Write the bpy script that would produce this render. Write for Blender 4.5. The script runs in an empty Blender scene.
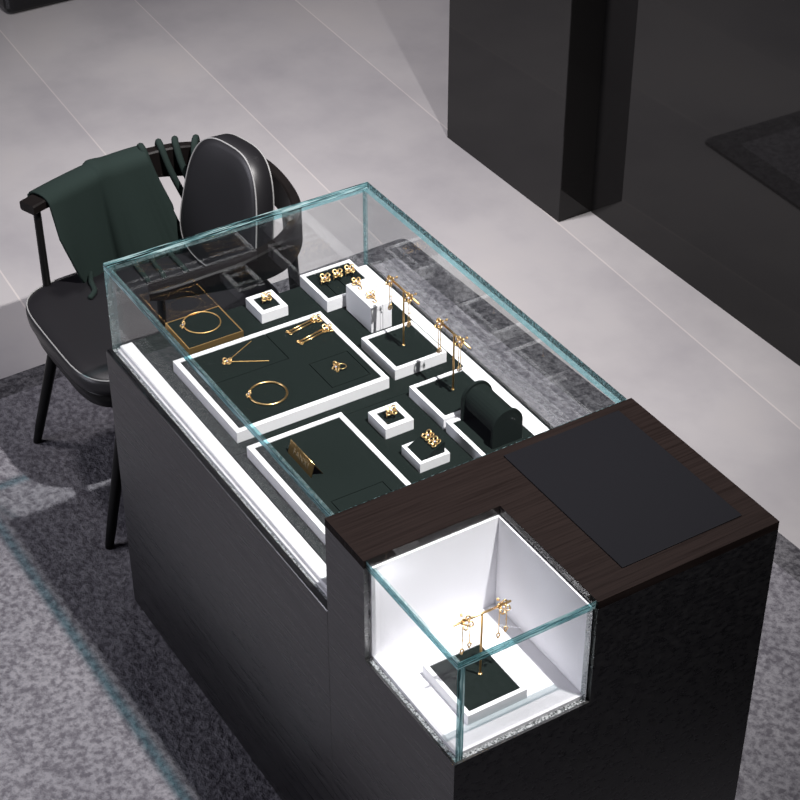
import bpy, bmesh, math, random
from mathutils import Vector, Matrix
random.seed(7)
sc = bpy.context.scene
COL = sc.collection
PI = math.pi

# ------------------------------------------------------------------ camera
cam_d = bpy.data.cameras.new('camera')
cam = bpy.data.objects.new('camera', cam_d); COL.objects.link(cam)
cam_d.sensor_width = 36.0
cam_d.lens = 1857.2 / 800 * 36.0
cam_d.clip_end = 60
YAW, PIT = 2.5892, -0.6416
fwd = Vector((math.cos(PIT)*math.cos(YAW), math.cos(PIT)*math.sin(YAW), math.sin(PIT)))
cam.location = (3.2402, -1.2225, 3.1701)
cam.rotation_euler = fwd.to_track_quat('-Z', 'Y').to_euler()
sc.camera = cam

# ------------------------------------------------------------------ world, lights, exposure
w = bpy.data.worlds.new('room_ambient'); sc.world = w; w.use_nodes = True
wn = w.node_tree.nodes; wl = w.node_tree.links
bg = wn['Background']
bg.inputs['Color'].default_value = (0.80, 0.74, 1.0, 1)
bg.inputs['Strength'].default_value = 0.036

def spot(name, loc, target, power, size, color, angle=80, blend=0.6):
    l = bpy.data.lights.new(name, 'SPOT'); l.energy = power; l.shadow_soft_size = size
    l.color = color; l.spot_size = math.radians(angle); l.spot_blend = blend
    o = bpy.data.objects.new(name, l); COL.objects.link(o); o.location = loc
    o.rotation_euler = (Vector(target) - Vector(loc)).to_track_quat('-Z', 'Y').to_euler()
    return o
def area(name, loc, target, power, sx, sy, color):
    l = bpy.data.lights.new(name, 'AREA'); l.energy = power; l.shape = 'RECTANGLE'
    l.size = sx; l.size_y = sy; l.color = color
    o = bpy.data.objects.new(name, l); COL.objects.link(o); o.location = loc
    o.rotation_euler = (Vector(target) - Vector(loc)).to_track_quat('-Z', 'Y').to_euler()
    return o
spot('ceiling_spot_key', (2.1, 0.72, 4.35), (-0.48, 0.02, 0.0), 1720, 0.035, (1.0, 0.965, 0.95), 62, 1.0)
spot('ceiling_spot_back', (-0.9, 0.62, 4.5), (0.2, 0.2, 0), 50, 0.06, (0.95, 0.95, 1.0), 110, 0.8)
area('side_fill', (-1.3, -4.4, 2.3), (0.2, 0, 0.6), 135, 2.4, 1.8, (0.90, 0.89, 1.0))  # soft fill added on the left side, its source unseen
spot('far_floor_fill', (-1.3, -0.3, 4.5), (-1.3, 2.5, 0.0), 1010, 0.25, (1.0, 0.95, 0.98), 70, 1.0)  # added fill that brightens the far floor, no such lamp seen
area('box_fill', (1.405, 0.15, 0.978), (1.28, 0.15, 0.80), 0.03, 0.006, 0.24, (0.97, 0.96, 1.0))  # unseen fill lamp added to brighten the corner box walls
area('box_fill_side', (1.28, 0.026, 0.978), (1.28, 0.15, 0.80), 0.15, 0.24, 0.006, (0.97, 0.96, 1.0))  # second added fill in the box, aimed at its right wall
sc.view_settings.view_transform = 'Standard'
sc.view_settings.look = 'None'
sc.view_settings.gamma = 1.0
sc.view_settings.use_curve_mapping = False
sc.view_settings.exposure = 0.0
sc.cycles.transparent_max_bounces = 32
sc.cycles.max_bounces = 12
sc.cycles.glossy_bounces = 6
sc.cycles.caustics_reflective = False
sc.cycles.caustics_refractive = False

# ------------------------------------------------------------------ materials
def newmat(name):
    m = bpy.data.materials.new(name); m.use_nodes = True
    nt = m.node_tree; b = nt.nodes['Principled BSDF']
    return m, nt, b
def N(nt, t, **kw):
    n = nt.nodes.new(t)
    for k, v in kw.items(): setattr(n, k, v)
    return n
def texco(nt, scale=(1, 1, 1), kind='Object', rot=(0, 0, 0)):
    c = N(nt, 'ShaderNodeTexCoord'); mp = N(nt, 'ShaderNodeMapping')
    mp.inputs['Scale'].default_value = scale; mp.inputs['Rotation'].default_value = rot
    nt.links.new(c.outputs[kind], mp.inputs['Vector']); return mp.outputs['Vector']
def noise(nt, vec, scale, detail=3, rough=0.5):
    n = N(nt, 'ShaderNodeTexNoise'); n.inputs['Scale'].default_value = scale
    n.inputs['Detail'].default_value = detail; n.inputs['Roughness'].default_value = rough
    nt.links.new(vec, n.inputs['Vector']); return n.outputs['Fac']
def ramp(nt, fac, stops):
    r = N(nt, 'ShaderNodeValToRGB'); e = r.color_ramp.elements
    while len(e) < len(stops): e.new(0.5)
    for i, (p, c) in enumerate(stops):
        e[i].position = p; e[i].color = (*c, 1) if len(c) == 3 else c
    nt.links.new(fac, r.inputs['Fac']); return r.outputs['Color']
def bump(nt, b, h, strength, dist=0.002):
    n = N(nt, 'ShaderNodeBump'); n.inputs['Strength'].default_value = strength
    n.inputs['Distance'].default_value = dist
    nt.links.new(h, n.inputs['Height']); nt.links.new(n.outputs['Normal'], b.inputs['Normal'])
def simple(name, col, rough, metal=0.0, spec=0.5, nscale=0, nstr=0.0, ndist=0.001, var=0.0):
    m, nt, b = newmat(name)
    b.inputs['Base Color'].default_value = (*col, 1); b.inputs['Roughness'].default_value = rough
    b.inputs['Metallic'].default_value = metal; b.inputs['Specular IOR Level'].default_value = spec
    if nscale:
        f = noise(nt, texco(nt), nscale, 3)
        if nstr: bump(nt, b, f, nstr, ndist)
        if var:
            c = ramp(nt, f, [(0.25, tuple(x*(1-var) for x in col)), (0.75, tuple(x*(1+var) for x in col))])
            nt.links.new(c, b.inputs['Base Color'])
    return m
def wood(name, scale, dark, light, rough, spec, bstr=0.3):
    m, nt, b = newmat(name)
    v = texco(nt, scale)
    f = noise(nt, v, 1.0, 5, 0.6)
    c = ramp(nt, f, [(0.3, dark), (0.5, tuple((a+d)/2 for a, d in zip(dark, light))), (0.7, light)])
    nt.links.new(c, b.inputs['Base Color'])
    b.inputs['Roughness'].default_value = rough; b.inputs['Specular IOR Level'].default_value = spec
    bump(nt, b, f, bstr, 0.0012)
    rr = ramp(nt, f, [(0.35, (rough*0.8,)*3), (0.65, (min(1, rough*1.35),)*3)]); nt.links.new(rr, b.inputs['Roughness'])
    return m
MAT = {}
MAT['wood_side'] = wood('dark_wood_side', (4, 60, 130), (0.0016, 0.0015, 0.0017), (0.0050, 0.0047, 0.0052), 0.30, 0.5, 0.5)
MAT['wood_side'].node_tree.nodes['Principled BSDF'].inputs['IOR'].default_value = 2.1
MAT['wood_top'] = wood('dark_wood_top', (230, 5, 60), (0.0050, 0.0029, 0.0025), (0.0098, 0.0058, 0.0050), 0.6, 0.1, 0.35)
MAT['wood_edge'] = wood('dark_wood_edge', (20, 160, 160), (0.014, 0.010, 0.009), (0.035, 0.025, 0.022), 0.5, 0.3)
MAT['white'] = simple('white_lacquer', (0.80, 0.79, 0.81), 0.45, spec=0.3)
MAT['white_liner'] = simple('white_textured_liner', (0.80, 0.79, 0.82), 0.7, spec=0.2, nscale=160, nstr=0.25, ndist=0.0008)
MAT['felt'] = simple('dark_green_felt', (0.0068, 0.0112, 0.0098), 0.85, spec=0.12, nscale=700, nstr=0.25, ndist=0.0004, var=0.12)
MAT['felt_dark'] = simple('groove_felt', (0.004, 0.006, 0.006), 0.9, spec=0.05)
MAT['gold'] = simple('polished_gold', (0.90, 0.60, 0.27), 0.30, metal=1.0)
MAT['gold_satin'] = simple('satin_gold', (0.80, 0.50, 0.20), 0.46, metal=1.0)
MAT['gold_dark'] = simple('darkened_gold', (0.30, 0.19, 0.07), 0.35, metal=1.0)  # sign's gold, base colour darkened for the dark it reflects
MAT['gem'] = simple('pale_gem', (0.75, 0.78, 0.95), 0.08, spec=1.0)
MAT['leather'] = simple('black_leather', (0.0075, 0.0072, 0.0085), 0.42, spec=0.45, nscale=420, nstr=0.15, ndist=0.0006)
MAT['piping'] = simple('pale_piping', (0.20, 0.20, 0.20), 0.5)
MAT['black_wood'] = simple('black_painted_wood', (0.004, 0.004, 0.004), 0.4, spec=0.2)
MAT['brown_wood'] = simple('brown_black_wood', (0.0045, 0.0034, 0.0032), 0.5, spec=0.15, nscale=60, var=0.2)
MAT['pad'] = simple('charcoal_leather_pad', (0.0050, 0.0050, 0.0065), 0.7, spec=0.08, nscale=900, nstr=0.12, ndist=0.0004)
MAT['scarf'] = simple('dark_green_wool', (0.0115, 0.0185, 0.0165), 0.9, spec=0.08, nscale=900, nstr=0.5, ndist=0.0008, var=0.18)
MAT['lettering'] = simple('dark_lettering', (0.22, 0.17, 0.10), 0.5)

def glossy_panel():
    m, nt, b = newmat('glossy_black_panel')
    b.inputs['Base Color'].default_value = (0.010, 0.0095, 0.0095, 1)
    b.inputs['Roughness'].default_value = 0.03; b.inputs['IOR'].default_value = 1.32
    return m
MAT['panel'] = glossy_panel()
MAT['panel_matte'] = simple('black_lacquer', (0.008, 0.008, 0.009), 0.25, spec=0.3)

def glass_mat():
    m = bpy.data.materials.new('clear_glass'); m.use_nodes = True; nt = m.node_tree
    nt.nodes.clear()
    out = N(nt, 'ShaderNodeOutputMaterial'); mix = N(nt, 'ShaderNodeMixShader')
    tr = N(nt, 'ShaderNodeBsdfTransparent'); gl = N(nt, 'ShaderNodeBsdfGlossy')
    tr.inputs['Color'].default_value = (0.975, 0.985, 0.985, 1)
    gl.inputs['Roughness'].default_value = 0.0
    g = N(nt, 'ShaderNodeNewGeometry'); d = N(nt, 'ShaderNodeVectorMath', operation='DOT_PRODUCT')
    nt.links.new(g.outputs['Normal'], d.inputs[0]); nt.links.new(g.outputs['Incoming'], d.inputs[1])
    a = N(nt, 'ShaderNodeMath', operation='ABSOLUTE'); nt.links.new(d.outputs['Value'], a.inputs[0])
    s = N(nt, 'ShaderNodeMath', operation='SUBTRACT'); s.inputs[0].default_value = 1.0
    nt.links.new(a.outputs[0], s.inputs[1])
    p = N(nt, 'ShaderNodeMath', operation='POWER'); p.inputs[1].default_value = 5.0
    nt.links.new(s.outputs[0], p.inputs[0])
    k = N(nt, 'ShaderNodeMath', operation='MULTIPLY_ADD')   # Schlick reflectance
    k.inputs[1].default_value = 0.945; k.inputs[2].default_value = 0.042
    nt.links.new(p.outputs[0], k.inputs[0])
    nt.links.new(k.outputs[0], mix.inputs['Fac'])
    nt.links.new(tr.outputs[0], mix.inputs[1]); nt.links.new(gl.outputs[0], mix.inputs[2])
    nt.links.new(mix.outputs[0], out.inputs['Surface'])
    return m
MAT['glass'] = glass_mat()
def glass_edge(name, scale, nsc, stops, fac, tint, detail=3):
    # polished glass edge: teal, partly see-through, the broken light of its inner faces painted as noise colour
    m = bpy.data.materials.new(name); m.use_nodes = True; nt = m.node_tree
    nt.nodes.clear()
    out = N(nt, 'ShaderNodeOutputMaterial'); mix = N(nt, 'ShaderNodeMixShader')
    tr = N(nt, 'ShaderNodeBsdfTransparent'); tr.inputs['Color'].default_value = (*tint, 1)
    b = N(nt, 'ShaderNodeBsdfPrincipled')
    f = noise(nt, texco(nt, scale), nsc, detail, 0.6)
    nt.links.new(ramp(nt, f, stops), b.inputs['Base Color'])
    b.inputs['Roughness'].default_value = 0.15; b.inputs['Specular IOR Level'].default_value = 0.7
    bump(nt, b, f, 0.3, 0.003)
    mix.inputs['Fac'].default_value = fac
    nt.links.new(tr.outputs[0], mix.inputs[1]); nt.links.new(b.outputs[0], mix.inputs[2])
    nt.links.new(mix.outputs[0], out.inputs['Surface'])
    return m
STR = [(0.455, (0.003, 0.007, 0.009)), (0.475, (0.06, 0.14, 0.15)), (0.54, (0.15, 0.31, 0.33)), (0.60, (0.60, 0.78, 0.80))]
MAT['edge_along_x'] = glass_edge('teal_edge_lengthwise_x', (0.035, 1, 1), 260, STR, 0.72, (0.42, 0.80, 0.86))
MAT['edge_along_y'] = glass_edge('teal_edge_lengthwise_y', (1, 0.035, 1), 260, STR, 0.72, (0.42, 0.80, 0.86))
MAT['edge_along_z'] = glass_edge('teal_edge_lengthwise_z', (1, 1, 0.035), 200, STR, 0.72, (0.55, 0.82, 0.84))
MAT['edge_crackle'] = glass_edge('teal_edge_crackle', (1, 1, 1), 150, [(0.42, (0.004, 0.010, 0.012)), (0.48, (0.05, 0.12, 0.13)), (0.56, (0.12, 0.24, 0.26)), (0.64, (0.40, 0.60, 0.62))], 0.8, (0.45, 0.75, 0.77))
MAT['edge_sparkle'] = glass_edge('sparkling_edge', (1, 1, 1), 330, [(0.38, (0.03, 0.03, 0.033)), (0.5, (0.40, 0.42, 0.43)), (0.6, (0.85, 0.87, 0.88))], 0.75, (0.8, 0.9, 0.9))  # white and grey glints along the rim painted into the colour
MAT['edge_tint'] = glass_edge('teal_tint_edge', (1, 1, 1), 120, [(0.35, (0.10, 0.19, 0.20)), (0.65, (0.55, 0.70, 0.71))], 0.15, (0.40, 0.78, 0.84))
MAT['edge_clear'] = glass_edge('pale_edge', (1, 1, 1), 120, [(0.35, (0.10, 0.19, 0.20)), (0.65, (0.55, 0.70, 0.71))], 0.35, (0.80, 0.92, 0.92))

def floor_mat():
    m, nt, b = newmat('grey_stone_tiles')
    v = texco(nt, (1, 1, 1))
    br = N(nt, 'ShaderNodeTexBrick'); br.offset = 0.5
    mp = N(nt, 'ShaderNodeMapping'); mp.inputs['Location'].default_value = (14.0, 0.36, 0)
    mp.inputs['Rotation'].default_value = (0, 0, math.radians(3.0))
    nt.links.new(v, mp.inputs['Vector']); nt.links.new(mp.outputs[0], br.inputs['Vector'])
    br.inputs['Scale'].default_value = 1.0; br.inputs['Mortar Size'].default_value = 0.0028
    br.inputs['Brick Width'].default_value = 60.0; br.inputs['Row Height'].default_value = 0.565
    br.inputs['Color1'].default_value = (0.295, 0.285, 0.29, 1); br.inputs['Color2'].default_value = (0.325, 0.314, 0.315, 1)
    br.inputs['Mortar'].default_value = (0.40, 0.375, 0.365, 1)
    f = noise(nt, v, 1.6, 6, 0.55)
    c = ramp(nt, f, [(0.35, (0.82, 0.82, 0.84)), (0.55, (1.0, 1.0, 1.0)), (0.7, (1.06, 1.05, 1.03))])
    mx = N(nt, 'ShaderNodeMixRGB', blend_type='MULTIPLY'); mx.inputs['Fac'].default_value = 1.0
    nt.links.new(br.outputs['Color'], mx.inputs[1]); nt.links.new(c, mx.inputs[2])
    nt.links.new(mx.outputs[0], b.inputs['Base Color'])
    b.inputs['Roughness'].default_value = 0.22; b.inputs['Specular IOR Level'].default_value = 0.35
    return m
MAT['floor'] = floor_mat()
def rug_mat(name, lo, hi):
    m, nt, b = newmat(name)
    v = texco(nt)
    f = noise(nt, v, 62, 4, 0.65); g = noise(nt, v, 3.0, 4, 0.6)
    c = ramp(nt, f, [(0.38, lo), (0.62, hi)])
    d = ramp(nt, g, [(0.3, (0.84, 0.84, 0.86)), (0.7, (1.08, 1.08, 1.08))])
    mx = N(nt, 'ShaderNodeMixRGB', blend_type='MULTIPLY'); mx.inputs['Fac'].default_value = 1.0
    nt.links.new(c, mx.inputs[1]); nt.links.new(d, mx.inputs[2])
    nt.links.new(mx.outputs[0], b.inputs['Base Color'])
    b.inputs['Roughness'].default_value = 0.95; b.inputs['Specular IOR Level'].default_value = 0.05
    bump(nt, b, f, 0.9, 0.011)
    return m
MAT['rug'] = rug_mat('grey_pile', (0.086, 0.082, 0.094), (0.190, 0.186, 0.202))
MAT['rug_border'] = rug_mat('grey_pile_border', (0.038, 0.037, 0.042), (0.112, 0.110, 0.118))

# ------------------------------------------------------------------ mesh helpers
def link(name, bm, mat, parent=None, smooth=False, mats=None):
    me = bpy.data.meshes.new(name)
    bmesh.ops.recalc_face_normals(bm, faces=bm.faces[:])
    bm.to_mesh(me); bm.free()
    for mm in (mats or [mat]): me.materials.append(MAT[mm] if isinstance(mm, str) else mm)
    if smooth:
        for p in me.polygons: p.use_smooth = True
    o = bpy.data.objects.new(name, me); COL.objects.link(o)
    if parent: o.parent = parent
    return o
def empty(name, loc=(0, 0, 0), rz=0.0):
    o = bpy.data.objects.new(name, None); COL.objects.link(o)
    o.location = loc; o.rotation_euler = (0, 0, rz); o.empty_display_size = 0.02
    return o
def tag(o, label, cat, group=None):
    o['label'] = label; o['category'] = cat
    if group: o['group'] = group
    return o
def thing(name, label, cat, loc=(0, 0, 0), rz=0.0, group=None):
    return tag(empty(name, loc, rz), label, cat, group)
def struct(o): o['kind'] = 'structure'; return o
def box(bm, x0, x1, y0, y1, z0, z1, bev=0.0, seg=2):
    vs = [bm.verts.new((x, y, z)) for z in (z0, z1) for x, y in ((x0, y0), (x1, y0), (x1, y1), (x0, y1))]
    fs = [bm.faces.new([vs[i] for i in f]) for f in ((3, 2, 1, 0), (4, 5, 6, 7), (0, 1, 5, 4), (1, 2, 6, 5), (2, 3, 7, 6), (3, 0, 4, 7))]
    if bev:
        es = set(e for f in fs for e in f.edges)
        bmesh.ops.bevel(bm, geom=list(es), offset=bev, segments=seg, profile=0.5, affect='EDGES')
    return vs
def prism(bm, poly, z0, z1):
    a = [bm.verts.new((x, y, z0)) for x, y in poly]; b = [bm.verts.new((x, y, z1)) for x, y in poly]
    n = len(poly)
    bm.faces.new(a[::-1]); bm.faces.new(b)
    for i in range(n): bm.faces.new((a[i], a[(i+1) % n], b[(i+1) % n], b[i]))
def tube(bm, pts, r, n=8, closed=False, caps=True, up=Vector((0, 0, 1))):
    pts = [Vector(p) for p in pts]; L = len(pts); rings = []
    rr = r if isinstance(r, (list, tuple)) else [r]*L
    prev = None
    for i, p in enumerate(pts):
        if closed: t = pts[(i+1) % L] - pts[i-1]
        else: t = pts[min(i+1, L-1)] - pts[max(i-1, 0)]
        t.normalize()
        if prev is None:
            u = t.cross(up)
            if u.length < 1e-4: u = t.cross(Vector((1, 0, 0)))
        else: u = prev - t*prev.dot(t)
        u.normalize(); prev = u; v = t.cross(u)
        rings.append([bm.verts.new(p + u*math.cos(2*PI*k/n)*rr[i] + v*math.sin(2*PI*k/n)*rr[i]) for k in range(n)])
    m = L if closed else L-1
    for i in range(m):
        A, B = rings[i], rings[(i+1) % L]
        for k in range(n): bm.faces.new((A[k], A[(k+1) % n], B[(k+1) % n], B[k]))
    if not closed and caps:
        bm.faces.new(rings[0][::-1]); bm.faces.new(rings[-1])
def circle(c, r, axis='z', n=32, ry=None):
    c = Vector(c); ry = ry or r; out = []
    for k in range(n):
        a = 2*PI*k/n; x, y = r*math.cos(a), ry*math.sin(a)
        out.append(c + {'z': Vector((x, y, 0)), 'x': Vector((0, x, y)), 'y': Vector((x, 0, y))}[axis])
    return out
def ball(bm, c, r, sx=1, sy=1, sz=1, u=12, v=8):
    bmesh.ops.create_uvsphere(bm, u_segments=u, v_segments=v, radius=r,
        matrix=Matrix.Translation(Vector(c)) @ Matrix.Diagonal((sx, sy, sz, 1)))
def bez(pts, n=8):
    # Catmull-Rom through points
    P = [Vector(p) for p in pts]; out = []
    for i in range(len(P)-1):
        p0, p1, p2, p3 = P[max(i-1, 0)], P[i], P[i+1], P[min(i+2, len(P)-1)]
        for k in range(n):
            t = k/n
            out.append(0.5*((2*p1) + (p2-p0)*t + (2*p0-5*p1+4*p2-p3)*t*t + (3*p1-p0-3*p2+p3)*t**3))
    out.append(P[-1]); return out

# ------------------------------------------------------------------ room
bm = bmesh.new(); box(bm, -9, 8, -7, 8, -0.05, 0)
struct(link('floor', bm, 'floor'))
bm = bmesh.new(); box(bm, -0.9255, 5.0, 2.085, 2.285, 0.0, 2.9)
struct(link('wall_right', bm, 'panel'))
bm = bmesh.new(); box(bm, -1.600, -0.926, 1.955, 2.56, 0, 2.9, 0.002, 1)
tag(link('pillar', bm, 'panel'), 'square glossy black pillar standing on the stone floor against the dark wall panel', 'pillar')
bm = bmesh.new(); box(bm, -4.1, -3.325, 1.01, 2.35, 0, 0.75, 0.03, 3)
tag(link('plinth', bm, 'panel_matte'), 'low black plinth with rounded corners at the top left edge of the floor', 'plinth')

# rug: field and border
def rrect(x0, x1, y0, y1, r, n=6):
    out = []
    for cx, cy, a0 in ((x1-r, y1-r, 0), (x0+r, y1-r, PI/2), (x0+r, y0+r, PI), (x1-r, y0+r, 1.5*PI)):
        for k in range(n+1):
            a = a0 + PI/2*k/n; out.append((cx+r*math.cos(a), cy+r*math.sin(a)))
    return out
rug = thing('rug', 'large grey textured pile rug with a darker border under the counter and chair', 'rug', (0.9, -0.8, 0), math.radians(2.0))
bm = bmesh.new(); prism(bm, rrect(-1.92, 2.6, -2.6, 2.34, 0.03), 0.0005, 0.010); link('border', bm, 'rug_border', rug)
bm = bmesh.new(); prism(bm, rrect(-1.83, 2.5, -2.5, 2.25, 0.01), 0.0102, 0.0115); link('pile_field', bm, 'rug', rug)
RUGZ = 0.0115

# ------------------------------------------------------------------ counter
W, L, LT, H1, H2, LC, WC, HC = 0.691, 1.4346, 0.9984, 0.770, 1.0, 1.1352, 0.288, 0.7583
counter = thing('display_counter', 'dark wood jewellery counter with long glass showcase and small glass corner box', 'display counter', (0, 0, 0))
bm = bmesh.new(); box(bm, 0, LT-0.0006, 0, W, RUGZ, H1, 0.0015, 1); link('base_cabinet', bm, 'wood_side', counter)
bm = bmesh.new()
box(bm, LT, L, 0, W, RUGZ, HC)
prism(bm, [(LT, 0), (LC, 0), (LC, WC), (L, WC), (L, W), (LT, W)], HC, H2-0.018)
link('tower_cabinet', bm, 'wood_side', counter)
bm = bmesh.new()
prism(bm, [(LT, 0), (LC, 0), (LC, WC), (L, WC), (L, W), (LT, W)], H2-0.018, H2)
link('tower_top', bm, 'wood_top', counter)
# display bed: white plinth, green felt board
bm = bmesh.new()
box(bm, 0.022, 0.995, 0.026, 0.056, H1, 0.785, 0.001, 1)
box(bm, 0.022, 0.995, 0.637, 0.667, H1, 0.7855, 0.001, 1)
box(bm, 0.022, 0.995, 0.020, 0.667, H1, 0.7765)
link('display_platform', bm, 'white', counter)
DECK = 0.785
def grooved(bm, x0, x1, y0, y1, z0, z, rects=(), g=0.0018, depth=0.004):
    # felt sheet with narrow grooves along the outline of each rect; a groove of zero width is a slit
    xs, ys = {x0, x1}, {y0, y1}
    for (a, b, c, d) in rects:
        for v in (a, b): xs |= {v-g/2, v+g/2}
        for v in (c, d): ys |= {v-g/2, v+g/2}
    xs = sorted(v for v in xs if x0 <= v <= x1); ys = sorted(v for v in ys if y0 <= v <= y1)
    for i in range(len(xs)-1):
        for j in range(len(ys)-1):
            mx, my = (xs[i]+xs[i+1])/2, (ys[j]+ys[j+1])/2; cut = False
            for (a, b, c, d) in rects:
                if a-g/2 < mx < b+g/2 and c-g/2 < my < d+g/2 and not (a+g/2 < mx < b-g/2 and c+g/2 < my < d-g/2): cut = True
            box(bm, xs[i], xs[i+1], ys[j], ys[j+1], z0, z-depth if cut else z)
bm = bmesh.new(); grooved(bm, 0.022, 0.995, 0.056, 0.637, 0.7766, DECK, [(0.507, 0.99, 0.058, 0.635)], 0.0012, 0.003)
link('felt_board', bm, 'felt', counter)
# glass panes: faces clear, rims teal
def pane(name, x0, x1, y0, y1, z0, z1, thin, edges):
    # edges: material of each rim face, by direction; others stay clear
    bm = bmesh.new(); box(bm, x0, x1, y0, y1, z0, z1)
    names = ['glass'] + sorted(set(edges.values()))
    for f in bm.faces:
        f.normal_update(); n = f.normal
        a = max(range(3), key=lambda k: abs(n[k])); key = ('+' if n[a] > 0 else '-') + 'xyz'[a]
        f.material_index = names.index(edges[key]) if key in edges else 0
    return link(name, bm, None, counter, mats=names)
T = 0.016
GX0, GY0, GY1 = 0.008, 0.014, 0.681
pane('glass_top', GX0, LT-0.001, GY0, GY1, H2-T, H2, 2, {'-y': 'edge_along_x', '+y': 'edge_crackle', '-x': 'edge_along_y', '+x': 'edge_crackle'})
pane('glass_side', GX0, LT-0.001, GY0, GY0+T, H1+0.0005, H2-T-0.0003, 1, {'-z': 'edge_sparkle', '+z': 'edge_tint', '-x': 'edge_clear'})
pane('glass_side', GX0, LT-0.001, GY1-T*0.8, GY1, H1+0.0005, H2-T-0.0003, 1, {'+z': 'edge_tint', '-x': 'edge_clear'})
pane('glass_end', GX0, GX0+T*0.8, GY0+T+0.0003, GY1-T*0.8-0.0003, H1+0.0005, H2-T-0.0003, 0, {'+z': 'edge_tint', '+y': 'edge_clear', '-y': 'edge_clear'})
# corner box: white liners and panes
bm = bmesh.new(); box(bm, LC+0.002, L-0.014, 0.014, WC-0.004, HC+0.0005, HC+0.008); link('box_floor_liner', bm, 'white_liner', counter)
bm = bmesh.new(); box(bm, LC+0.001, LC+0.006, 0.012, WC-0.001, HC+0.0085, H2-0.0195); link('box_wall_liner', bm, 'white_liner', counter)
bm = bmesh.new(); box(bm, LC+0.0065, L-0.012, WC-0.006, WC-0.001, HC+0.0085, H2-0.0195); link('box_wall_liner', bm, 'white_liner', counter)
BX1, BY0, TB = L-0.005, 0.005, 0.019
pane('box_glass_top', LC+0.001, BX1, BY0, WC-0.001, H2-TB, H2, 2, {'-y': 'edge_along_x', '+x': 'edge_along_y'})
pane('box_glass_side', LC+0.0065, BX1, BY0, BY0+TB*0.8, HC+0.0006, H2-TB-0.0003, 1, {'+x': 'edge_along_z', '-z': 'edge_sparkle', '+z': 'edge_clear'})
pane('box_glass_side', BX1-TB*0.8, BX1, BY0+TB*0.8+0.0003, WC-0.0065, HC+0.0006, H2-TB-0.0003, 0, {'-y': 'edge_along_z', '-z': 'edge_sparkle', '+z': 'edge_clear', '+y': 'edge_sparkle'})

bm = bmesh.new(); box(bm, 1.020, 1.388, 0.374, 0.643, H2, H2+0.003, 0.0012, 2)
tag(link('desk_pad', bm, 'pad'), 'charcoal leather pad lying flat on the dark wood counter top', 'desk pad')

# ------------------------------------------------------------------ trays
TR = 0.812
def rim(bm, x0, x1, y0, y1, z0, z1, t, floor=0.004):
    # open box: four walls and a bottom
    box(bm, x0, x1, y0, y1, z0, z0+floor)
    for (a, b, c, d) in ((x0, x1, y0, y0+t), (x0, x1, y1-t, y1), (x0, x0+t, y0+t, y1-t), (x1-t, x1, y0+t, y1-t)):
        box(bm, a, b, c, d, z0+floor, z1)
TG = 'white rimmed display trays'
def tray(label, x0, x1, y0, y1, z0, z1, t, rects=(), name='jewelry_tray', cat='jewellery tray', rimmat='white', sink=0.002, group=None, g=0.0018):
    cx, cy = (x0+x1)/2, (y0+y1)/2
    r = thing(name, label, cat, (cx, cy, z0), 0, group)
    bm = bmesh.new(); rim(bm, x0-cx, x1-cx, y0-cy, y1-cy, 0, z1-z0, t); link('rim', bm, rimmat, r)
    bm = bmesh.new(); e = 0.0003
    grooved(bm, x0+t+e-cx, x1-t-e-cx, y0+t+e-cy, y1-t-e-cy, 0.0042, z1-z0-sink, [(a-cx, b-cx, c-cy, d-cy) for a, b, c, d in rects], g)
    link('felt_insert', bm, 'felt', r)
    return r
tray('large white rimmed tray with green felt holding the necklace, bangle and bar earrings', 0.172, 0.473, 0.086, 0.456, DECK, TR, 0.0115,
     [(0.150, 0.293, 0.05, 0.308), (0.336, 0.437, 0.335, 0.430)], group=TG)
tray('white rimmed green felt tray holding the small gold name sign', 0.524, 0.985, 0.082, 0.306, DECK, TR, 0.0115, [(0.765, 0.90, 0.143, 0.262)], group=TG)
tray('gold framed square tray holding a bangle at the chair end of the showcase', 0.014, 0.1345, 0.143, 0.279, DECK, 0.800, 0.0028, rimmat='gold_satin', sink=0.0006)
tray('small white square block with green felt top holding one ring beside the gold framed tray', 0.034, 0.112, 0.338, 0.406, DECK, 0.811, 0.012, name='ring_block', cat='ring block', group='white ring blocks')
tray('white rimmed tray with three felt slots holding a row of three flower rings', 0.022, 0.150, 0.487, 0.621, DECK, 0.815, 0.009,
     [(0.0, 0.16, 0.522, 0.522), (0.0, 0.16, 0.556, 0.556), (0.0, 0.16, 0.589, 0.589)], g=0.0022, group=TG)
tray('white rimmed green tray under the earring stand nearest the white block', 0.312, 0.456, 0.481, 0.614, DECK, TR, 0.0095, group=TG)
tray('white rimmed green tray under the bright gold earring stand beside the arched bracelet roll', 0.522, 0.659, 0.476, 0.616, DECK, TR, 0.0095, group=TG)
tray('small white square block with green felt top holding one ring near the wedge block', 0.553, 0.624, 0.355, 0.424, DECK, 0.811, 0.012, name='ring_block', cat='ring block', group='white ring blocks')
tray('white rimmed green tray carrying the dark green arched bracelet roll', 0.668, 0.99, 0.476, 0.616, DECK, TR, 0.0095, group=TG)
tray('white rimmed green tray inside the small glass corner box', 1.226, 1.374, 0.067, 0.193, HC+0.008, 0.789, 0.0085, group=TG)

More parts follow.
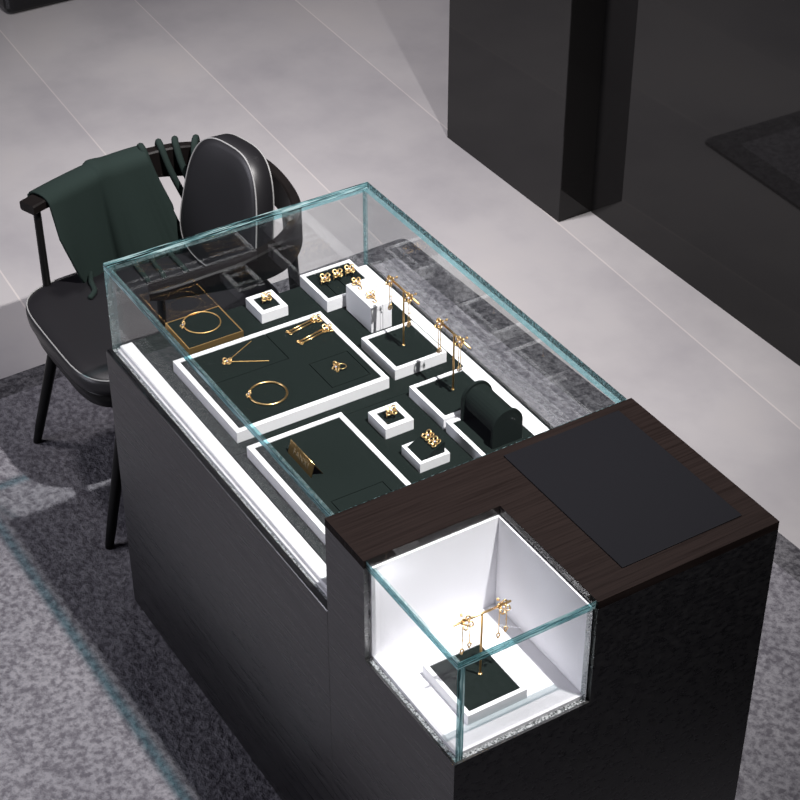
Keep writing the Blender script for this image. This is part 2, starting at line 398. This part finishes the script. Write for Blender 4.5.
# wedge block
wb = thing('wedge_block', 'small white block with sloping green felt wedge holding two flower studs', 'ring block', (0.72, 0.393, DECK))
bm = bmesh.new(); rim(bm, -0.036, 0.036, -0.036, 0.036, 0, 0.023, 0.0075); link('rim', bm, 'white', wb)
bm = bmesh.new()
def quadprism(bm, prof, x0, x1):
    a = [bm.verts.new((x0, y, z)) for y, z in prof]; b = [bm.verts.new((x1, y, z)) for y, z in prof]; n = len(prof)
    bm.faces.new(a); bm.faces.new(b[::-1])
    for i in range(n): bm.faces.new((a[i], a[(i+1) % n], b[(i+1) % n], b[i]))
quadprism(bm, [(-0.028, 0.0042), (0.028, 0.0042), (0.028, 0.049), (0.0245, 0.049), (-0.028, 0.0215)], -0.028, 0.028)
link('felt_wedge', bm, 'felt', wb)

# upright slotted white block
ub = thing('slotted_block', 'tall white slotted block holding two gold earrings beside the three ring tray', 'jewellery block', (0.2185, 0.557, DECK))
bm = bmesh.new(); hb = 0.068
for y0, y1 in ((-0.027, -0.0040), (-0.003, 0.003), (0.0040, 0.027)): box(bm, -0.056, 0.056 if abs(y0) > 0.0035 and True else 0.0555, y0, y1, 0, hb, 0.0005, 1)
box(bm, -0.055, 0.0535, -0.026, 0.026, 0.0005, hb-0.002)
box(bm, 0.0535, 0.0555, -0.0105, 0.0105, hb*0.66, hb*0.66+0.004)
link('slabs', bm, 'white', ub)

# arched bracelet roll
ar = thing('bracelet_roll', 'dark green velvet roll between two arched end panels for bracelets', 'bracelet holder', (0.735, 0.544, TR-0.002))
def archprof(hw, top, n=14):
    r = hw; out = [(-hw, 0.0), (hw, 0.0)]
    for k in range(n+1):
        a = PI*k/n; out.append((r*math.cos(a), top-r+r*math.sin(a)))
    return out
for xc in (-0.056, 0.056):
    bm = bmesh.new(); quadprism(bm, archprof(0.037, 0.086), xc-0.0035, xc+0.0035); link('end_panel', bm, 'felt', ar)
bm = bmesh.new()
quadprism(bm, [(0.032*math.cos(2*PI*k/28), 0.048+0.033*math.sin(2*PI*k/28)) for k in range(28)], -0.0523, 0.0523)
link('roll', bm, 'felt', ar)

# ------------------------------------------------------------------ jewellery
def flower_bm(R=0.0074, tr=0.0015):
    # four open petals in the local xy plane
    bm = bmesh.new()
    for k in range(4):
        a = PI/4 + k*PI/2; c = Vector((R*math.cos(a), R*math.sin(a), 0.001))
        pts = [c + Vector((math.cos(t)*R*0.54, math.sin(t)*R*0.54, 0.0012*math.cos(t-a))) for t in [2*PI*i/14 for i in range(14)]]
        tube(bm, pts, tr, 6, True)
    return bm
def gem_bm(r=0.0019):
    bm = bmesh.new(); ball(bm, (0, 0, 0.002), r, 1, 1, 0.8, 10, 6); return bm
FL = None
def add_flower(parent, loc, normal=(0, 0, 1), scale=1.0, spin=0.0):
    q = Vector(normal).to_track_quat('Z', 'Y')
    M = Matrix.Translation(Vector(loc)) @ q.to_matrix().to_4x4() @ Matrix.Rotation(spin, 4, 'Z') @ Matrix.Scale(scale, 4)
    bm = flower_bm(); bm.transform(M); f = link('flower', bm, 'gold', parent, True)
    bm = gem_bm(); bm.transform(M); link('gem', bm, 'gem', f, True)
    return f
def ringslot(label, x, y, z, group=None):
    r = thing('ring', label, 'ring', (x, y, z), 0, group or 'gold flower rings')
    bm = bmesh.new()
    tube(bm, [(0.0, 0.0105*math.cos(a), 0.0003+0.013*math.sin(a)) for a in [PI*k/16 for k in range(17)]], 0.0012, 8); link('band', bm, 'gold', r, True)
    add_flower(r, (0.001, 0, 0.0155), (0.35, -0.3, 1), 1.15, 0.3)
    return r
ringslot('gold flower ring standing on the small white block beside the gold framed tray', 0.073, 0.372, 0.809)
ringslot('gold flower ring standing on the small white block near the wedge block', 0.588, 0.390, 0.809)
ringslot('leftmost of the three gold flower rings in the slotted tray', 0.080, 0.5225, 0.813)
ringslot('middle one of the three gold flower rings in the slotted tray', 0.078, 0.5565, 0.813)
ringslot('rightmost of the three gold flower rings in the slotted tray', 0.077, 0.5895, 0.813)
# ring lying on its inset in the large tray
r = thing('ring', 'gold flower ring lying on the square felt inset of the large tray', 'ring', (0.385, 0.378, TR-0.002), 0, 'gold flower rings')
bm = bmesh.new(); tube(bm, circle((0.002, 0.010, 0.0062), 0.0095, 'z', 26), 0.0012, 8, True); link('band', bm, 'gold', r, True)
add_flower(r, (-0.0005, -0.0015, 0.0075), (0.15, -1, 0.35), 1.1, 0.2)

def bangle(label, x, y, z, rad, tr, mat, ang):
    b = thing('bangle', label, 'bangle', (x, y, z), 0, 'gold bangles')
    bm = bmesh.new(); tube(bm, circle((0, 0, tr), rad, 'z', 56), tr, 8, True); link('hoop', bm, mat, b, True)
    c = (rad*math.cos(ang), rad*math.sin(ang), tr+0.003)
    add_flower(b, c, (math.cos(ang), math.sin(ang), 0.7), 0.85, 0.2)
    return b
bangle('gold bangle with flower clasp lying on the gold framed square tray', 0.057, 0.214, 0.7997, 0.0425, 0.0016, 'gold_satin', math.radians(-102))
bangle('bright gold bangle with flower clasp lying on the large white rimmed tray', 0.386, 0.207, TR-0.0019, 0.0405, 0.0025, 'gold', math.radians(-112))
nk = thing('necklace', 'gold necklace laid in a V with a flower pendant on the large tray', 'necklace', (0.236, 0.186, TR-0.0019))
add_flower(nk, (0, 0, 0.002), (0.1, -0.1, 1), 1.0, 0.2)
for ex, ey in ((-0.042, 0.082), (0.045, 0.080)):
    bm = bmesh.new(); tube(bm, [(ex*t + 0.006*t*0, ey*t, 0.0016+0.0004*(k % 2)) for k, t in [(k, 0.08+0.92*k/30) for k in range(31)]], 0.0010, 6); link('chain', bm, 'gold_satin', nk, True)
def bar_earring(label, x, y):
    e = thing('bar_earring', label, 'earring', (x, y, TR-0.0019), 0, 'double bar earrings on the large tray')
    for off in (-0.0045, 0.0045):
        bm = bmesh.new(); tube(bm, [(off+0.0065, -0.037+off*0.3, 0.0022), (off-0.0065, 0.030, 0.0028)], 0.0019, 8)
        tube(bm, circle((off+0.0072, -0.041+off*0.3, 0.0022), 0.0034, 'z', 14), 0.0016, 6, True); link('bar', bm, 'gold', e, True)
    add_flower(e, (-0.0065, 0.036, 0.004), (0.3, -0.3, 1), 1.1, 0.3)
    bm = bmesh.new(); ball(bm, (0.006, 0.0415, 0.0032), 0.0032); link('bead', bm, 'gold', e, True)
    return e
bar_earring('gold double bar earring with flower, farther of the pair on the large tray', 0.203, 0.396)
bar_earring('gold double bar earring with flower, of the pair the nearer to the lying ring', 0.249, 0.398)
def stud(label, x):
    e = thing('stud_earring', label, 'earring', (x, 0.393+0.004, DECK), 0, 'flower studs on the felt wedge')
    n = Vector((0, -0.46, 0.89)); c = Vector((0, 0.0095, 0.0215+0.0285*0.70+0.0038))
    add_flower(e, c, n, 1.15, 0.0)
    bm = bmesh.new(); tube(bm, [c, c - n*0.004], 0.0008, 6); link('post', bm, 'gold', e, True)
stud('gold flower stud on the felt wedge, farther from the wood top', 0.709-0.0005)
stud('gold flower stud on the felt wedge, nearer the wood top', 0.737-0.003)
def hook_earring(label, x):
    e = thing('hook_earring', label, 'earring', (x, 0.554, DECK+0.068), 0, 'hook earrings on the tall white block')
    add_flower(e, (-0.004, -0.002, 0.0065), (0.3, -0.3, 1), 1.0, 0.3)
    bm = bmesh.new(); tube(bm, bez([(-0.004, -0.002, 0.005), (0.008, 0.0, 0.0045), (0.018, 0.0, 0.0022), (0.022, -0.004, 0.002), (0.020, -0.008, 0.002), (0.015, -0.007, 0.002)], 6), 0.0011, 7); link('hook', bm, 'gold', e, True)
    bm = bmesh.new(); ball(bm, (0.0145, -0.0068, 0.002), 0.0019); link('bead', bm, 'gold', e, True)
hook_earring('gold flower earring with curved hook, farther one lying on the tall white block', 0.176)
hook_earring('gold flower earring with curved hook, nearer one lying on the tall white block', 0.240)

def t_stand(label, x, y, z, h, half, axis, mat):
    s = thing('earring_stand', label, 'earring stand', (x, y, z), 0, 'gold T shaped earring stands')
    bm = bmesh.new(); tube(bm, [(0, 0, 0.0), (0, 0, h)], 0.0021, 10); link('post', bm, 'gold_satin', s, True)
    bm = bmesh.new(); ball(bm, (0, 0, 0.0014), 0.0040, 1, 1, 0.6); link('foot', bm, 'gold', s, True)
    d = Vector((1, 0, 0)) if axis == 'x' else Vector((0, 1, 0))
    bm = bmesh.new(); tube(bm, [d*(-half) + Vector((0, 0, h+0.002)), d*half + Vector((0, 0, h+0.002))], 0.0024, 10); link('crossbar', bm, mat, s, True)
    return s
def drop_earring(label, x, y, ztop, axis, length=0.058, off=(0.0, -0.004), gap=0.006):
    # flower stud in front of the bar, bead behind it, two chains each with a drop
    e = thing('drop_earring', label, 'earring', (x, y, ztop), 0, 'chain drop earrings on the stands')
    d = Vector((1, 0, 0)) if axis == 'x' else Vector((0, 1, 0))
    n = Vector((0, -1, 0)) if axis == 'x' else Vector((1, 0, 0))
    p = n*0.0048
    add_flower(e, p + Vector((0, 0, -0.001)), n + Vector((0, 0, 0.6)), 1.1, 0.2)
    bm = bmesh.new(); tube(bm, [p + Vector((0, 0, 0.002)), Vector((0, 0, 0.0036)), -n*0.011 + Vector((0, 0, 0.0036))], 0.0006, 6); ball(bm, -n*0.012 + Vector((0, 0, 0.0036)), 0.0030); link('backing', bm, 'gold', e, True)
    for s in (-1, 1):
        a = p + d*(s*gap*0.6) + Vector((0, 0, -0.005)); ln = length + (0.004 if s < 0 else -0.004)
        bm = bmesh.new(); tube(bm, [a + Vector((0, 0, -ln*k/20)) for k in range(21)], [0.0008+0.0003*(k % 2) for k in range(21)], 6)
        ball(bm, a + Vector((0, 0, -ln*0.62)), 0.0018); ch = link('chain', bm, 'gold', e, True)
        bm = bmesh.new()
        c = a + Vector((0, 0, -ln-0.005))
        tube(bm, [c + n*0.0 + d*(0.0032*math.cos(t)) + Vector((0, 0, 0.0055*math.sin(t))) + n*(0.0012*math.sin(2*t)) for t in [2*PI*k/14 for k in range(14)]], 0.0015, 6, True)
        link('drop', bm, 'gold', ch, True)
    return e
t_stand('gold T shaped earring stand on the tray nearest the white block', 0.383, 0.548, TR-0.002, 0.143, 0.062, 'x', 'gold_satin')
ZB1 = TR-0.002+0.145
drop_earring('gold chain drop earring on the farther stand, at the end toward the chair', 0.335, 0.548, ZB1, 'x')
drop_earring('gold chain drop earring on the farther stand, at the end toward the second stand', 0.413, 0.548, ZB1, 'x')
t_stand('bright gold T shaped earring stand on the tray next to the arched roll', 0.579, 0.551, TR-0.002, 0.143, 0.062, 'x', 'gold')
drop_earring('gold chain drop earring on the bright stand, end farther from the arched roll', 0.531, 0.551, ZB1, 'x')
drop_earring('gold chain drop earring on the bright stand, end beside the arched roll', 0.609, 0.551, ZB1, 'x')
t_stand('gold T shaped earring stand inside the small glass corner box', 1.298, 0.143, 0.787, 0.147, 0.060, 'y', 'gold')
ZB3 = 0.787+0.149
drop_earring('gold chain drop earring in the corner box, left end of the bar', 1.298, 0.107, ZB3, 'y', 0.052, gap=0.013)
drop_earring('gold chain drop earring in the corner box, right end of the bar', 1.298, 0.184, ZB3, 'y', 0.052, gap=0.013)

# name sign: folded gold plate with dark lettering
ns = thing('name_sign', 'small folded gold tent sign with the shop lettering on the green felt tray', 'sign', (0.632, 0.160, TR-0.002))
bm = bmesh.new(); t = 0.0012
prof = [(-0.0145, 0), (-0.0145+t, 0), (-0.006, 0.0295-t), (0.0135-t, 0), (0.0135, 0), (-0.0055, 0.031), (-0.0066, 0.031)]
quadprism(bm, prof, -0.0485, 0.0485); link('plate', bm, 'gold_dark', ns)
bm = bmesh.new(); tube(bm, [(-0.0488, -0.0060, 0.0310), (0.0488, -0.0060, 0.0310)], 0.0009, 8); link('ridge', bm, 'gold', ns, True)
cu = bpy.data.curves.new('lettering', 'FONT'); cu.body = 'FANXI'; cu.size = 0.0195; cu.extrude = 0.0002; cu.align_x = 'CENTER'; cu.align_y = 'CENTER'; cu.space_character = 1.15
tmp = bpy.data.objects.new('lettering_curve', cu); COL.objects.link(tmp)
bpy.context.view_layer.update()
me = bpy.data.meshes.new_from_object(tmp.evaluated_get(bpy.context.evaluated_depsgraph_get()))
bpy.data.objects.remove(tmp); bpy.data.curves.remove(cu)
me.materials.clear(); me.materials.append(MAT['lettering'])
tx = bpy.data.objects.new('lettering', me); COL.objects.link(tx); tx.parent = ns
fa = math.atan2(0.031, 0.0079)
tx.rotation_euler = (fa, 0, 0)
tx.location = (0, -0.0105-0.0003, 0.0155)

# ------------------------------------------------------------------ armchair
CX = -0.474
chair = thing('armchair', 'black leather armchair with pale piping and a curved black wooden rail', 'armchair', (CX, 0.0, RUGZ))
def loft(bm, rings, cap=True):
    V = [[bm.verts.new(p) for p in r] for r in rings]
    for a, b in zip(V, V[1:]):
        n = len(a)
        for k in range(n): bm.faces.new((a[k], a[(k+1) % n], b[(k+1) % n], b[k]))
    if cap: bm.faces.new(V[0][::-1]); bm.faces.new(V[-1])
def seat_outline(s=0.0, n=72):
    # rounded-square outline, local x centred, y from 0.04 to 0.58
    cx, cy, a, b, e = 0.0, 0.334, 0.262-s, 0.302-s, 4.8
    out = []
    for k in range(n):
        t = 2*PI*k/n; c, d = math.cos(t), math.sin(t)
        x = cx + a*math.copysign(abs(c)**(2/e), c); y = cy + b*math.copysign(abs(d)**(2/e), d)
        if y < cy: x *= 1.0 + 0.0*(cy-y)
        out.append((x, y))
    return out
Z0 = -RUGZ
def seat_rings(specs): return [[(x, y, z+Z0) for x, y in seat_outline(s)] for s, z in specs]
bm = bmesh.new(); loft(bm, seat_rings([(0.010, 0.452), (0.002, 0.458), (0.0, 0.475), (0.0, 0.488), (0.004, 0.4965), (0.012, 0.502), (0.04, 0.508), (0.10, 0.512), (0.18, 0.513)]))
seat = link('seat_cushion', bm, 'leather', chair, True)
bm = bmesh.new(); tube(bm, [(x, y, 0.499+Z0) for x, y in seat_outline(0.004)], 0.0019, 8, True); link('piping', bm, 'piping', seat, True)
bm = bmesh.new(); loft(bm, seat_rings([(0.03, 0.402), (0.018, 0.406), (0.008, 0.445), (0.010, 0.4515)]))
link('seat_frame', bm, 'black_wood', chair, True)
def leg(a, b, r0, r1, name='leg', mat='black_wood'):
    a, b = Vector(a), Vector(b)
    bm = bmesh.new(); n = 8
    pts = [a + (b-a)*(k/n) for k in range(n+1)]
    tube(bm, pts, [r0*0.85] + [r0+(r1-r0)*k/n for k in range(1, n+1)], 14)
    return link(name, bm, mat, chair, True)
leg((-0.247, 0.043, 0.0), (-0.185, 0.130, 0.405), 0.0125, 0.017)
leg((0.262, 0.028, 0.0), (0.235, 0.125, 0.405), 0.0125, 0.017)
leg((-0.255, 0.640, 0.0), (-0.205, 0.615, 0.775), 0.0125, 0.015)
leg((0.245, 0.640, 0.0), (0.205, 0.615, 0.775), 0.0125, 0.015)
leg((-0.242, 0.130, 0.420), (-0.238, 0.128, 0.744), 0.011, 0.010, 'arm_post')
leg((0.262, 0.232, 0.420), (0.266, 0.232, 0.728), 0.011, 0.010, 'arm_post')
# curved rail: flat at the arm ends, a tall band round the back
half = [(0.213, 0.095, 0.772), (0.250, 0.20, 0.774), (0.278, 0.33, 0.780), (0.280, 0.45, 0.785), (0.252, 0.56, 0.790), (0.172, 0.648, 0.795), (0.06, 0.688, 0.797)]
rail_pts = bez([(-x, y, z) for x, y, z in half] + [(x*1.02+0.012, y, z-0.012) for x, y, z in reversed(half[2:])] + [(0.283, 0.235, 0.760), (0.272, 0.200, 0.757)], 8)
def rail_mesh():
    bm = bmesh.new(); L_ = len(rail_pts); rings = []
    for i, p in enumerate(rail_pts):
        t = (rail_pts[min(i+1, L_-1)] - rail_pts[max(i-1, 0)]); t.z = 0; t.normalize()
        nrm = Vector((t.y, -t.x, 0))                         # across the rail
        u = i/(L_-1); k = 1-abs(2*u-1); k = min(1, k/0.75); k = k*k*(3-2*k)
        hw = 0.026*(1-k) + 0.013*k; hh = 0.026*(1-k) + 0.098*k; c = 0.004
        top, bot = p.z, p.z-hh
        rings.append([(p.x+nrm.x*a, p.y+nrm.y*a, z+Z0) for a, z in ((-hw+c, top), (hw-c, top), (hw, top-c), (hw, bot+c), (hw-c, bot), (-hw+c, bot), (-hw, bot+c), (-hw, top-c))])
    loft(bm, rings); return bm
link('arm_rail', rail_mesh(), 'brown_wood', chair)
# back cushion, turned a little, leaning on the rail
def back_prof(s=0.0, n=64):
    out = []
    for k in range(n):
        t = 2*PI*k/n; c, d = math.cos(t), math.sin(t); e = 3.2
        x = (0.152-s)*math.copysign(abs(c)**(2/e), c); z = (0.185-s)*math.copysign(abs(d)**(2/e), d)
        x *= 1.0 - 0.15*(z/0.185)
        out.append((x, z))
    return out
BM_ = Matrix.Translation((-0.036, 0.580, 0.697+Z0)) @ Matrix.Rotation(math.radians(11), 4, 'Z') @ Matrix.Rotation(math.radians(-9), 4, 'X')
def bent(x, y, z): return BM_ @ Vector((x, y - 0.6*x*x, z))
bm = bmesh.new()
loft(bm, [[bent(x, y, z) for x, z in back_prof(s)] for s, y in ((0.12, -0.040), (0.06, -0.038), (0.02, -0.034), (0.005, -0.030), (0.0, -0.024), (0.0, 0.024), (0.005, 0.030), (0.03, 0.034), (0.10, 0.036))])
bc = link('back_cushion', bm, 'leather', chair, True)
for y in (-0.028, 0.028):
    bm = bmesh.new(); tube(bm, [bent(x, y, z) for x, z in back_prof(0.002)], 0.0021, 8, True); link('piping', bm, 'piping', bc, True)

# ------------------------------------------------------------------ scarf over the left arm
scarf = thing('scarf', 'dark green fringed wool scarf draped over the left arm of the black armchair', 'scarf', (CX, 0.0, RUGZ))
def rail_at(u):
    i = u*(len(rail_pts)-1); k = min(int(i), len(rail_pts)-2); f = i-k
    p = rail_pts[k].lerp(rail_pts[k+1], f); t = rail_pts[k+1]-rail_pts[k]; t.z = 0; t.normalize()
    return p, Vector((-t.y, t.x, 0))         # point and outward direction (-x side on the left arm)
U0, U1 = 0.034, 0.232
NS, NT = 60, 44
def inner_len(s):
    # how far the inner side hangs below the rail
    if s < 0.30: return 0.10 + 0.18*math.sin(min(1, s/0.26)*PI/2)
    return 0.28 - 0.02*(s-0.30)
def scarf_pt(s, t):
    p, o = rail_at(U0+(U1-U0)*s)
    st = min(1, max(0, (s-0.50)/0.03)); st = st*st*(3-2*st)
    fold = 0.006*math.sin(s*9.0+0.4) + 0.020*st*(1-0.5*(s-0.55)) + 0.003*math.sin(s*21)
    hw = 0.031; top = p.z + 0.006 + 0.008*st*math.exp(-((s-0.535)/0.09)**2)
    outer = 0.025 + 0.10*min(1, s*2.2); il = inner_len(s)
    if t < 0.25:
        k = 1-t/0.25; q = p + o*(hw+0.004+fold*k*0.5); return Vector((q.x, q.y, top-0.012-outer*k))
    if t < 0.42:
        k = (t-0.25)/0.17; a = PI*k
        q = p + o*(math.cos(a)*hw); return Vector((q.x, q.y, top-0.012+0.012*math.sin(a)))
    k = (t-0.42)/0.58
    q = p - o*(hw + 0.004 + (fold+0.006)*k*1.6 + 0.012*k)
    q = q + Vector((-o.y, o.x, 0))*(-0.085*k*s*s)
    return Vector((q.x, q.y, top-0.012-il*k))
bm = bmesh.new()
G = [[bm.verts.new(scarf_pt(i/NS, j/NT) + Vector((0, 0, Z0))) for j in range(NT+1)] for i in range(NS+1)]
for i in range(NS):
    for j in range(NT): bm.faces.new((G[i][j], G[i+1][j], G[i+1][j+1], G[i][j+1]))
cl = link('cloth', bm, 'scarf', scarf, True)
so = cl.modifiers.new('thickness', 'SOLIDIFY'); so.thickness = 0.006; so.offset = 1
def strand(pts, r=0.0092):
    bm = bmesh.new(); P = bez(pts, 6)
    tube(bm, [q + Vector((0, 0, Z0)) for q in P], [r*0.8] + [r]*(len(P)-2) + [r*0.7], 8); link('fringe', bm, 'scarf', scarf, True)
for u, ln, dx in ((0.230, 0.17, 0.050), (0.262, 0.155, 0.05), (0.290, 0.13, 0.04), (0.325, 0.09, 0.0)):
    p, o = rail_at(u); t = Vector((-o.y, o.x, 0))*-1
    a = p + Vector((0, 0, 0.008))
    strand([p + o*0.026 + Vector((0, 0, -0.03)), p + o*0.018 + Vector((0, 0, 0.006)), a - o*0.010, a - o*0.036 + t*dx*0.3 + Vector((0, 0, -ln*0.40)), a - o*0.052 + t*dx + Vector((0, 0, -ln))])
SX, SZ = 0.0, 0.512
for x, y, dx, dy in ((-0.150, 0.30, 0.06, -0.03), (-0.148, 0.36, 0.075, -0.01), (-0.145, 0.41, 0.08, -0.02), (-0.150, 0.46, 0.07, 0.0), (-0.150, 0.24, 0.05, -0.05)):
    strand([(x-0.055, y, SZ+0.012), (x-0.02, y+dy*0.3, SZ+0.007), (x+dx*0.5, y+dy*0.5, SZ+0.0065), (x+dx, y+dy, SZ+0.0065)], 0.0072)
